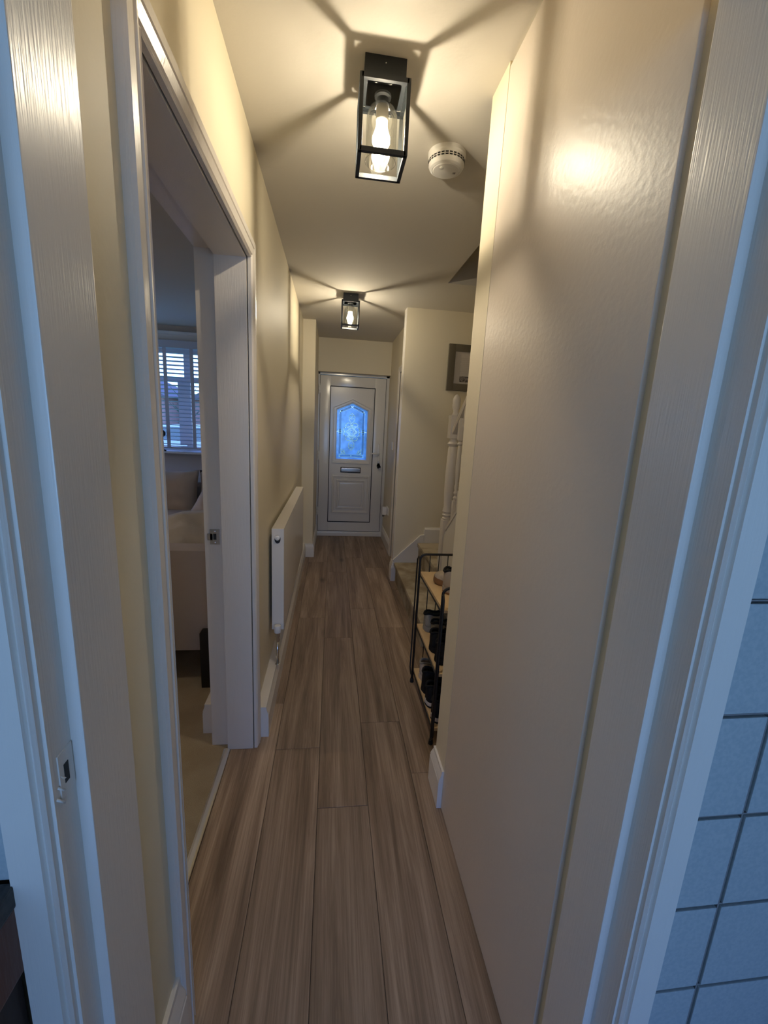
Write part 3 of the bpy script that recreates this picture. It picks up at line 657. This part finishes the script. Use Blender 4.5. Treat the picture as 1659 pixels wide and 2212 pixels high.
# ------------------------------------------------------------------ picture
t = thing('picture_frame', 'olive-grey framed print hanging on the stair wall above the newel post', 'picture', (0,0,0))
PX0, PX1, PZ0, PZ1, PY = .982, 1.335, 1.787, 2.175, 3.722
bm = B(); ring_frame(bm, (PX0,PX1,PZ0,PZ1), (PX0+.060,PX1-.060,PZ0+.060,PZ1-.060), PY, YW-.001, .003); fin('frame', bm, 'frame', t, angle=30)
bm = B(); box(bm, PX0+.058, PX1-.058, PY+.010, PY+.014, PZ0+.058, PZ1-.058); pr = fin('print', bm, 'paper', t)
bm = B()
for k in range(9): w_ = random.uniform(.05,.085); cx_ = (PX0+PX1)/2; box(bm, cx_-w_, cx_+w_, PY+.0094, PY+.0101, 2.062-k*.016, 2.0635-k*.016)
fin('printed_verse', bm, 'ink', pr)
bm = B(); box(bm, PX0+.112, PX1-.112, PY+.0094, PY+.0101, 1.862, 1.912); fin('printed_photo', bm, 'photo', pr)

# ------------------------------------------------------------------ shoe rack
t = thing('shoe_rack', 'black metal shoe rack with three pale wood shelves beside the stairs', 'shoe rack', (0,0,0))
rx0, rx1, ry0, ry1, rt = .492, .745, 1.652, 2.135, .775
def loop(y, x0=rx0, x1=rx1, zt=rt, r=.0065, c=.03):
    pts = [(x0,y,0),(x0,y,zt-c)] + [(x0+c-c*math.cos(a*PI/12), y, zt-c+c*math.sin(a*PI/12)) for a in range(1,7)] + [(x1-c+c*math.sin(a*PI/12), y, zt-c+c*math.cos(a*PI/12)) for a in range(0,7)] + [(x1,y,0)]
    return tube(B(), pts, r, 10)
for y in (ry0, ry1):
    fin('end_frame', loop(y), 'black', t, smooth=True)
    for k in range(4):
        x = rx0 + .055 + k*.050
        bm = B(); tube(bm, [(x,y,.085),(x,y,rt)], .0028, 6); fin('wire_bar', bm, 'black', t, smooth=True)
for y, yy in ((ry0, ry0-.030), (ry1, ry1+.060)):
    bm = B(); tube(bm, [(rx0,y,rt-.035),(rx0-.002,(y+yy)/2,rt-.020),(rx0-.002,yy,rt-.045),(rx0-.002,yy,.06),(rx0-.002,(y+yy)/2,.035),(rx0,y,.035)], .0042, 6); fin('side_wire', bm, 'black', t, smooth=True)
SZ = (.675, .365, .085)
for z_ in SZ:
    bm = B(); box(bm, rx0+.006, rx1-.006, ry0-.004, ry1+.004, z_-.014, z_, .001); fin('shelf', bm, 'ply', t)
    for x in (rx0+.004, rx1-.004):
        bm = B(); tube(bm, [(x,ry0,z_-.018),(x,ry1,z_-.018)], .0035, 8); fin('shelf_rail', bm, 'black', t, smooth=True)
for y in (ry0, ry1):
    for x in (rx0, rx1): fin('foot_cap', lathe(B(), [(.011,0),(.012,.004),(.010,.022),(.007,.024)], 12, (x,y,0)), 'black', t, angle=40)

# ------------------------------------------------------------------ shoes
def shoe(label, group, loc, rot, sole, upper, lining, lace, L=.27, W=.100, sole_h=.030, h=.085, sole2=None, tongue=None):
    """heel at x=0, toe at x=L, z up; built at the heel"""
    t = thing('shoe', label, 'shoe', loc, group); t.rotation_euler = (0,0,rot)
    def width(u):  # half width along the length
        pts = [(0,.0),(.02,.28),(.06,.39),(.15,.43),(.35,.40),(.55,.44),(.72,.5),(.85,.45),(.94,.30),(.985,.14),(1,0)]
        for (a, wa), (b, wb) in zip(pts, pts[1:]):
            if a <= u <= b: f = (u-a)/(b-a); return W*(wa+(wb-wa)*(f*f*(3-2*f)))
        return 0
    us = [0,.008,.03,.07,.13,.2,.28,.36,.44,.52,.6,.68,.76,.84,.9,.95,.985,1]
    toe = lambda u: .010*max(0,(u-.8)/.2)**2
    def slab(z0, z1, grow, m, nm):
        bm = B(); rings = []
        for z, g in ((z0, grow-.003),(z0+.004, grow),((z0+z1)/2, grow+.001),(z1, grow-.001)):
            ring = []
            for u in us: ring.append(bm.verts.new((u*L+(g if u > .5 else -g)*(1 if u in (0,1) else .0), width(u)+(g if 0 < u < 1 else 0), z+toe(u))))
            for u in us[-2:0:-1]: ring.append(bm.verts.new((u*L, -width(u)-g, z+toe(u))))
            rings.append(ring)
        n = len(rings[0])
        for a, b in zip(rings, rings[1:]):
            for i in range(n): bm.faces.new((a[i], a[(i+1)%n], b[(i+1)%n], b[i]))
        bm.faces.new(rings[0][::-1]); bm.faces.new(rings[-1]); return fin(nm, bm, m, t, angle=50)
    if sole2: slab(0, .010, .001, sole2, 'outsole'); slab(.009, sole_h, .002, sole, 'midsole')
    else: slab(0, sole_h, .002, sole, 'sole')
    def height(u):
        pts = [(0,h*.86),(.05,h*1.02),(.13,h),(.25,h*.88),(.36,h*.98),(.45,h*.92),(.58,h*.70),(.72,h*.52),(.86,h*.42),(.95,h*.28),(1,h*.05)]
        for (a, ha), (b, hb) in zip(pts, pts[1:]):
            if a <= u <= b: f = (u-a)/(b-a); return ha+(hb-ha)*f
        return 0
    bm = B(); rows = []; NV = 14
    for u in us:
        w = max(width(u), .002); H = height(u); row = []
        opening = u < .42
        amax = 62 if opening else 90
        if .36 <= u <= .42: amax = 78
        for i in range(NV+1):
            s = -1 if i <= NV/2 else 1
            f = (i/(NV/2)) if i <= NV/2 else (NV-i)/(NV/2)
            if i == NV//2: f = 1
            a = math.radians(f*amax)
            if i == NV//2: s = 0 if not opening else -1
            yy = s*w*math.cos(a)**.75 if s else 0
            zz = sole_h-.004+toe(u)+H*math.sin(a)**.85
            row.append(bm.verts.new((u*L+(.004 if u == 0 else 0)-( .003 if u == 1 else 0), yy, zz)))
        rows.append((u, row))
    for (u0, a), (u1, b) in zip(rows, rows[1:]):
        for i in range(NV):
            if u1 <= .42 and i == NV//2: continue
            bm.faces.new((a[i], a[i+1], b[i+1], b[i]))
    bm.faces.new(rows[0][1])
    up = fin('upper', bm, upper, t, smooth=True)
    sm = up.modifiers.new('thick', 'SOLIDIFY'); sm.thickness = .004; sm.offset = -1
    # collar
    pts = []
    for u in (.36,.28,.2,.13,.07,.03,.008):
        a = math.radians(62); pts.append((u*L, -width(u)*math.cos(a)**.75, sole_h-.004+height(u)*math.sin(a)**.85))
    pts += [(p[0], -p[1], p[2]) for p in pts[::-1]]
    bm = B(); tube(bm, pts, .006, 8); fin('collar', bm, lining, t, smooth=True)
    bm = B(); box(bm, .02, .40*L, -width(.2)*.8, width(.2)*.8, sole_h, sole_h+.012, .004); fin('insole', bm, lining, t)
    # tongue
    bm = B(); tp = [(.50*L,.014,height(.5)+sole_h-.004),(.42*L,.018,height(.42)+sole_h+.004),(.33*L,.022,h+sole_h+.012),(.29*L,.020,h+sole_h+.022)]
    vs = []
    for x, w, z in tp: vs.append([bm.verts.new((x,-w,z-.004)), bm.verts.new((x,0,z)), bm.verts.new((x,w,z-.004))])
    for a, b in zip(vs, vs[1:]):
        for i in range(2): bm.faces.new((a[i], a[i+1], b[i+1], b[i]))
    tg = fin('tongue', bm, tongue or upper, t, smooth=True); tg.modifiers.new('thick','SOLIDIFY').thickness = .006
    bm = B()
    for k in range(5):
        u = .40+k*.055; z = height(u)+sole_h+.001; w = .017+.001*k; s = 1 if k % 2 else -1
        tube(bm, [(u*L,-w,z-.007),(u*L+.004*s,0,z+.002),(u*L+.006,w,z-.007)], .0024, 6)
    fin('laces', bm, lace, t, smooth=True)
    return t
g1, g2, g3 = 'trainers on the top shelf', 'shoes on the middle shelf', 'shoes on the bottom shelf'
zt, zm, zl = SZ[0]+.0005, SZ[1]+.0005, SZ[2]+.0005
shoe('oatmeal knit trainer with tan sole on the top shelf, toe towards the hall', g1, (.765,1.965,zt), PI, 'gum', 'knit', 'shoeblack', 'lace', L=.235)
shoe('grey and tan trainer with black collar and white laces, heel out on the top shelf', g1, (.548,1.855,zt), 0, 'greysole', 'greysole', 'shoeblack', 'lace', L=.24, sole2='gum', h=.10)
shoe('grey mesh trainer with dark lining at the far end of the middle shelf', g2, (.520,2.072,zm), 0, 'shoegrey', 'shoegrey', 'shoeblack', 'shoegrey', L=.26, h=.082)
shoe('grey mesh trainer with dark lining in front of its pair on the middle shelf', g2, (.535,1.965,zm), 0, 'shoegrey', 'shoegrey', 'shoeblack', 'shoegrey', L=.26, h=.082)
shoe('plain black shoe on the middle shelf behind the nearest one', g2, (.505,1.858,zm), 0, 'shoeblack', 'shoeblack', 'shoeblack', 'shoeblack', L=.26, h=.085)
shoe('plain black shoe nearest the camera on the middle shelf', g2, (.508,1.755,zm), 0, 'shoeblack', 'shoeblack', 'shoeblack', 'shoeblack', L=.26, h=.085)
shoe('pale off-white trainer at the far end of the bottom shelf', g3, (.510,2.045,zl), 0, 'shoewhite', 'shoewhite', 'shoegrey', 'lace', L=.25, h=.085)
shoe('tall black trainer beside the off-white one on the bottom shelf', g3, (.500,1.935,zl), 0, 'shoeblack', 'shoeblack', 'shoeblack', 'shoeblack', L=.26, h=.105)
shoe('black trainer with white midsole in the middle of the bottom shelf', g3, (.495,1.825,zl), 0, 'shoewhite', 'shoeblack', 'shoeblack', 'shoeblack', L=.26, h=.095, sole2='shoeblack')
shoe('black trainer with white midsole at the near end of the bottom shelf', g3, (.500,1.715,zl), 0, 'shoewhite', 'shoeblack', 'shoeblack', 'shoeblack', L=.26, h=.09, sole2='shoeblack')

# ------------------------------------------------------------------ living room
def pillow(name, w, h, th, m, parent=None, seed=0, wr=.012):
    rnd = random.Random(seed); bm = B(); n = 18; ph = [rnd.uniform(0,6.28) for _ in range(6)]
    def pt(i, j, s):
        u, v = -1+2*i/n, -1+2*j/n
        pin = 1-.10*(1-abs(v))*0 - .09*(1-u*u)*abs(v)**3
        x = w/2*u*(1-.07*(1-v*v)*abs(u)**4); z = h/2*v*(1-.09*(1-u*u)*abs(v)**4)
        t_ = th/2*((1-abs(u)**2.6)*(1-abs(v)**2.6))**.55
        wrk = wr*math.sin(5*u+7*v+ph[0])*math.sin(6*v-4*u+ph[1])*((1-u*u)*(1-v*v))**.3 + wr*.5*math.sin(13*u+9*v+ph[2])*(1-u*u)*(1-v*v)
        return (x, s*(t_+ (wrk if s > 0 else -wrk)*.7), z)
    f = {}
    for s in (-1,1):
        for i in range(n+1):
            for j in range(n+1):
                k = (i,j,0) if i in (0,n) or j in (0,n) else (i,j,s)
                if k not in f: f[k] = bm.verts.new(pt(i,j,s) if k[2] else (pt(i,j,1)[0],0,pt(i,j,1)[2]))
        g = lambda i, j: f[(i,j,0)] if i in (0,n) or j in (0,n) else f[(i,j,s)]
        for i in range(n):
            for j in range(n): bm.faces.new((g(i,j), g(i+1,j), g(i+1,j+1), g(i,j+1)))
    return fin(name, bm, m, parent, smooth=True)
t = thing('sofa', 'taupe fabric corner sofa on black feet under the living room window', 'sofa', (0,0,0))
bm = B(); box(bm, -2.6, -.600, 2.19, 2.34, .185, .765, .035); fin('arm', bm, 'sofa', t, angle=50)
bm = B(); box(bm, -2.6, -.62, 2.33, 4.62, .185, .42, .03); fin('base', bm, 'sofa', t, angle=50)
bm = B(); box(bm, -2.6, -.63, 2.35, 4.25, .42, .56, .05); fin('seat_cushion', bm, 'sofa', t, angle=60)
bm = B(); box(bm, -2.6, -.62, 4.42, 4.80, .185, .80, .05); fin('back_frame', bm, 'sofa', t, angle=50)
for k, x in enumerate((-1.60, -1.0, -2.2)):
    c_ = pillow('back_cushion', .60, .52, .24, 'cushion', t, seed=k+3, wr=.022); c_.location = (x, 4.27, .675); c_.rotation_euler = (-.16, 0, .02*(-1)**k)
for x, y in ((-.648,2.126), (-2.5,2.126), (-.66,4.7), (-2.5,4.7)):
    bm = B(); box(bm, x-.027, x+.027, y, y+.062, 0, .325 if y < 3 else .2, .006); fin('leg', bm, 'blackwood', t, angle=40)
p = pillow('cushion', .56, .46, .24, 'pillow', None, seed=11, wr=.03); p.location = (-.80, 2.64, .70); p.rotation_euler = (-.95, -.12, .15)
p['label'] = 'plump pale linen cushion lying behind the near arm of the sofa'; p['category'] = 'cushion'
p = pillow('cushion', .50, .42, .16, 'cushion', None, seed=14, wr=.02); p.location = (-.93, 3.75, .74); p.rotation_euler = (-.45, .25, -.35)
p['label'] = 'small taupe cushion leaning against the sofa back, behind the pale linen one'; p['category'] = 'cushion'
# living room window, sill, blind
d = empty('window_1', kind='structure')
bm = B(); ring_frame(bm, (-2.62,-.98,1.03,2.22), (-2.56,-1.04,1.09,2.16), 5.38, 5.44, .003)
box(bm, -2.58, -1.02, 5.385, 5.435, 1.835, 1.895, .002)
for x in (-2.17,-1.72,-1.30): box(bm, x-.035, x+.035, 5.3865, 5.4335, 1.06, 2.19, .002)
fin('window_frame', bm, 'upvc', d)
bm = B(); box(bm, -1.83,-1.685,5.377,5.4285,1.10,1.838,.003); fin('window_sash', bm, 'upvc', d)
bm = B(); box(bm, -2.6,-1.0,5.405,5.41,1.06,2.19); fin('window_pane', bm, 'clear', d)
bm = B(); box(bm, -2.66,-.94,5.14,5.38,1.012,1.034,.005); fin('window_sill', bm, 'gloss', d)
struct('trim_1', boxes([(-3.6,-.52,5.21,5.30,2.335,2.365), (-3.6,-.52,5.255,5.30,2.26,2.335)]), 'gloss')
t = thing('venetian_blind', 'white wooden venetian blind with wide tapes over the living room window', 'blind', (0,0,0))
BX0, BX1, BY = -2.60, -1.0, 5.255
bm = B(); box(bm, BX0-.02, BX1+.02, BY-.045, BY+.035, 2.19, 2.27, .004); fin('headrail', bm, 'blind', t)
bm = B(); box(bm, BX0, BX1, BY-.027, BY+.027, 1.062, 1.085, .004); fin('bottom_rail', bm, 'blind', t)
sm_ = None; z_ = 1.115
while z_ < 2.18:
    if sm_ is None:
        bm = B(); prism(bm, [(-.025,.005),(0,.001),(.025,-.005),(.025,-.002),(0,.004),(-.025,.008)], lambda u,v,t_: (t_,u,v), BX0, BX1); o = fin('slat', bm, 'blind', t); sm_ = o.data
    else: o = bpy.data.objects.new('slat', sm_); C.objects.link(o); o.parent = t
    o.rotation_euler = (0,0,0); o.location = (0, BY, z_); z_ += .0445
for x in (-2.40,-1.905,-1.615,-1.15):
    bm = B(); box(bm, x-.02, x+.02, BY-.030, BY-.0285, 1.07, 2.2); fin('tape', bm, 'blind', t)
# pendant added out of view as warm fill for the dark living room
t = thing('fill_pendant', 'unseen drum-shade pendant added to brighten the living room', 'ceiling light', (-2.55,1.9,ZC))
bm = B(); lathe(bm, [(.05,0),(.05,-.02),(.01,-.025)], 24); fin('ceiling_cup', bm, 'plastic', t)
bm = B(); tube(bm, [(0,0,-.02),(0,0,-.30)], .003, 6); fin('flex', bm, 'plastic', t)
bm = B(); lathe(bm, [(.17,-.30),(.17,-.50)], 32, caps=False); fin('drum_shade', bm, 'paper', t, smooth=True)
l = bpy.data.lights.new('fill_bulb', 'POINT'); l.energy = 7; l.color = (1.0,.84,.66); l.shadow_soft_size = .04
o = bpy.data.objects.new('fill_bulb', l); C.objects.link(o); o.parent = t; o.location = (0,0,-.42)
# ornament silhouettes against the window
t = thing('window_ornament', 'small dark ornament on the living room window sill', 'ornament', (-1.955,5.185,1.036))
bm = B(); lathe(bm, [(.03,0),(.03,.01),(.008,.02),(.006,.16),(.02,.17),(.032,.19),(.030,.215),(.015,.235),(.0005,.24)], 20); fin('ornament_body', bm, 'blackwood', t, smooth=True)

# ------------------------------------------------------------------ kitchen pieces by the camera
tl = empty('wall_tiled_right', kind='structure')
bm = B(); box(bm, .505, 1.6, .4300, .4405, 0, 2.2); fin('grout_bed', bm, 'groutdark', tl)
tz = [ .125+.1622*k for k in range(0, 13)]
tmesh = None
for zi in tz:
    for xi in (.430, .5935, .757, .9205, 1.084):
        x0, x1 = max(xi, .508), xi+.1585
        if x1-x0 < .02: continue
        bm = B(); box(bm, x0+.0015, x1-.0015, .4235, .4302, zi+.0035, zi+.1587, .0012); fin('tile', bm, 'tile', tl)
bm = B()
for zi in tz: box(bm, .507, 1.25, .4265, .4301, zi-.0012, zi+.0012)
for xi in (.592, .7555, .919): box(bm, xi-.0012, xi+.0012, .4266, .4302, .12, 2.2)
fin('grout_line', bm, 'grout', tl)
tl = empty('wall_tiled_left', kind='structure')
bm = B(); box(bm, -2.2, -.335, .4300, .4405, .9, 2.2); fin('grout_bed', bm, 'groutdark', tl)
for k in range(8):
    for xi in (-.503, -.6665, -.830):
        bm = B(); box(bm, xi+.0015, xi+.162, .4235, .4302, .925+.1622*k, .925+.1622*k+.159, .0012); fin('tile', bm, 'tile', tl)
t = thing('kitchen_unit', 'dark worktop on a red-brown wooden kitchen unit at the left edge', 'kitchen unit', (0,0,0))
bm = B(); box(bm, -1.6, -.343, -.20, .42, .895, .925, .003); fin('worktop', bm, 'counter', t)
bm = B(); box(bm, -1.58, -.352, -.16, .42, .10, .80, .002); fin('carcass', bm, 'darkbrown', t)
bm = B(); box(bm, -1.59, -.345, -.18, .42, .80, .895, .003); fin('top_rail', bm, 'brown', t)
bm = B(); box(bm, -1.55, -.39, -.12, .43, 0, .10); fin('plinth', bm, 'counter', t)

# ------------------------------------------------------------------ outdoors beyond the windows
struct('ground', boxes([(-30,30,5.7,12,-.35,-.25)]), 'grass')
struct('ground_road', boxes([(-40,40,12,19,-.36,-.24)]), 'road')
struct('ground_verge', boxes([(-60,60,19,60,-.35,-.23)]), 'grass')
def far_house(x, y, w, label):
    t = thing('house', label, 'house', (x,y,-.23), 'brick houses across the road')
    bm = B(); box(bm, -w/2, w/2, 0, 7, 0, 2.6); fin('house_walls', bm, 'brickfar', t)
    bm = B(); prism(bm, [(-w/2-.3,2.6),(w/2+.3,2.6),(0,4.0)], lambda u,v,t_: (u,t_,v), -.3, 7.3); fin('roof', bm, 'rooffar', t)
    for xx in (-w*.27, w*.27):
        bm = B(); box(bm, xx-.55, xx+.55, -.06, .02, 1.0, 2.1); wf = fin('window', bm, 'upvc', t)
        bm = B(); box(bm, xx-.47, xx+.47, -.08, -.05, 1.08, 2.02); fin('pane', bm, 'winpane', wf)
    bm = B(); box(bm, -.45,.45,-.06,.02,.1,2.1); fin('house_door', bm, 'upvc', t)
far_house(-11.6, 24, 5.4, 'brick house seen left of the window mullion'); far_house(-5.6, 26, 5.0, 'brick house seen right of the window mullion')
def tree(x, y, h, seed, label):
    rnd = random.Random(seed); t = thing('tree', label, 'tree', (x,y,-.24), 'bare trees outside the living room window')
    bm = B(); tube(bm, [(0,0,0),(.05,0,h*.45),(0,.05,h*.8)], [.12,.08,.03], 8); fin('trunk', bm, 'leaf', t, smooth=True)
    bm = B()
    for k in range(26):
        z0 = h*rnd.uniform(.35,.85); a = rnd.uniform(0,2*PI); r = rnd.uniform(.5,1.1)*h*.22
        p1 = (r*.5*math.cos(a), r*.5*math.sin(a), z0+.25*r); p2 = (r*math.cos(a), r*math.sin(a), z0+.8*r)
        tube(bm, [(0,0,z0-.1), p1, p2], [.035,.02,.008], 5)
    br = fin('branches', bm, 'leaf', t)
tree(-7.6, 17, 3.3, 1, 'bare tree in front of the left house outside'); tree(-6.3, 19.5, 2.9, 2, 'smaller bare tree by the window mullion outside')
def car(x, y, label):
    t = thing('car', label, 'car', (x,y,-.24), 'parked cars outside')
    prof = [(-2,.25),(-2,.75),(-1.2,.9),(-.6,1.4),(.8,1.42),(1.4,.95),(2,.85),(2.05,.3)]
    bm = B(); prism(bm, prof, lambda u,v,t_: (u,t_,v), -.8, .8); fin('body', bm, 'carpaint', t)
    bm = B(); prism(bm, [(-1.05,.93),(-.55,1.33),(.75,1.35),(1.2,.97)], lambda u,v,t_: (u,t_,v), -.82, .82); fin('side_windows', bm, 'winpane', t)
    for xx in (-1.25,1.3):
        bm = B(); bmesh.ops.create_cone(bm, cap_ends=True, segments=20, radius1=.32, radius2=.32, depth=1.66, matrix=Matrix.Translation((xx,0,.32)) @ Matrix.Rotation(PI/2,4,'X')); fin('wheel', bm, 'dark', t)
car(-4.6, 14.5, 'silver car parked nearest outside the living room window'); car(-9.9, 15.5, 'silver car parked farther off outside the window')
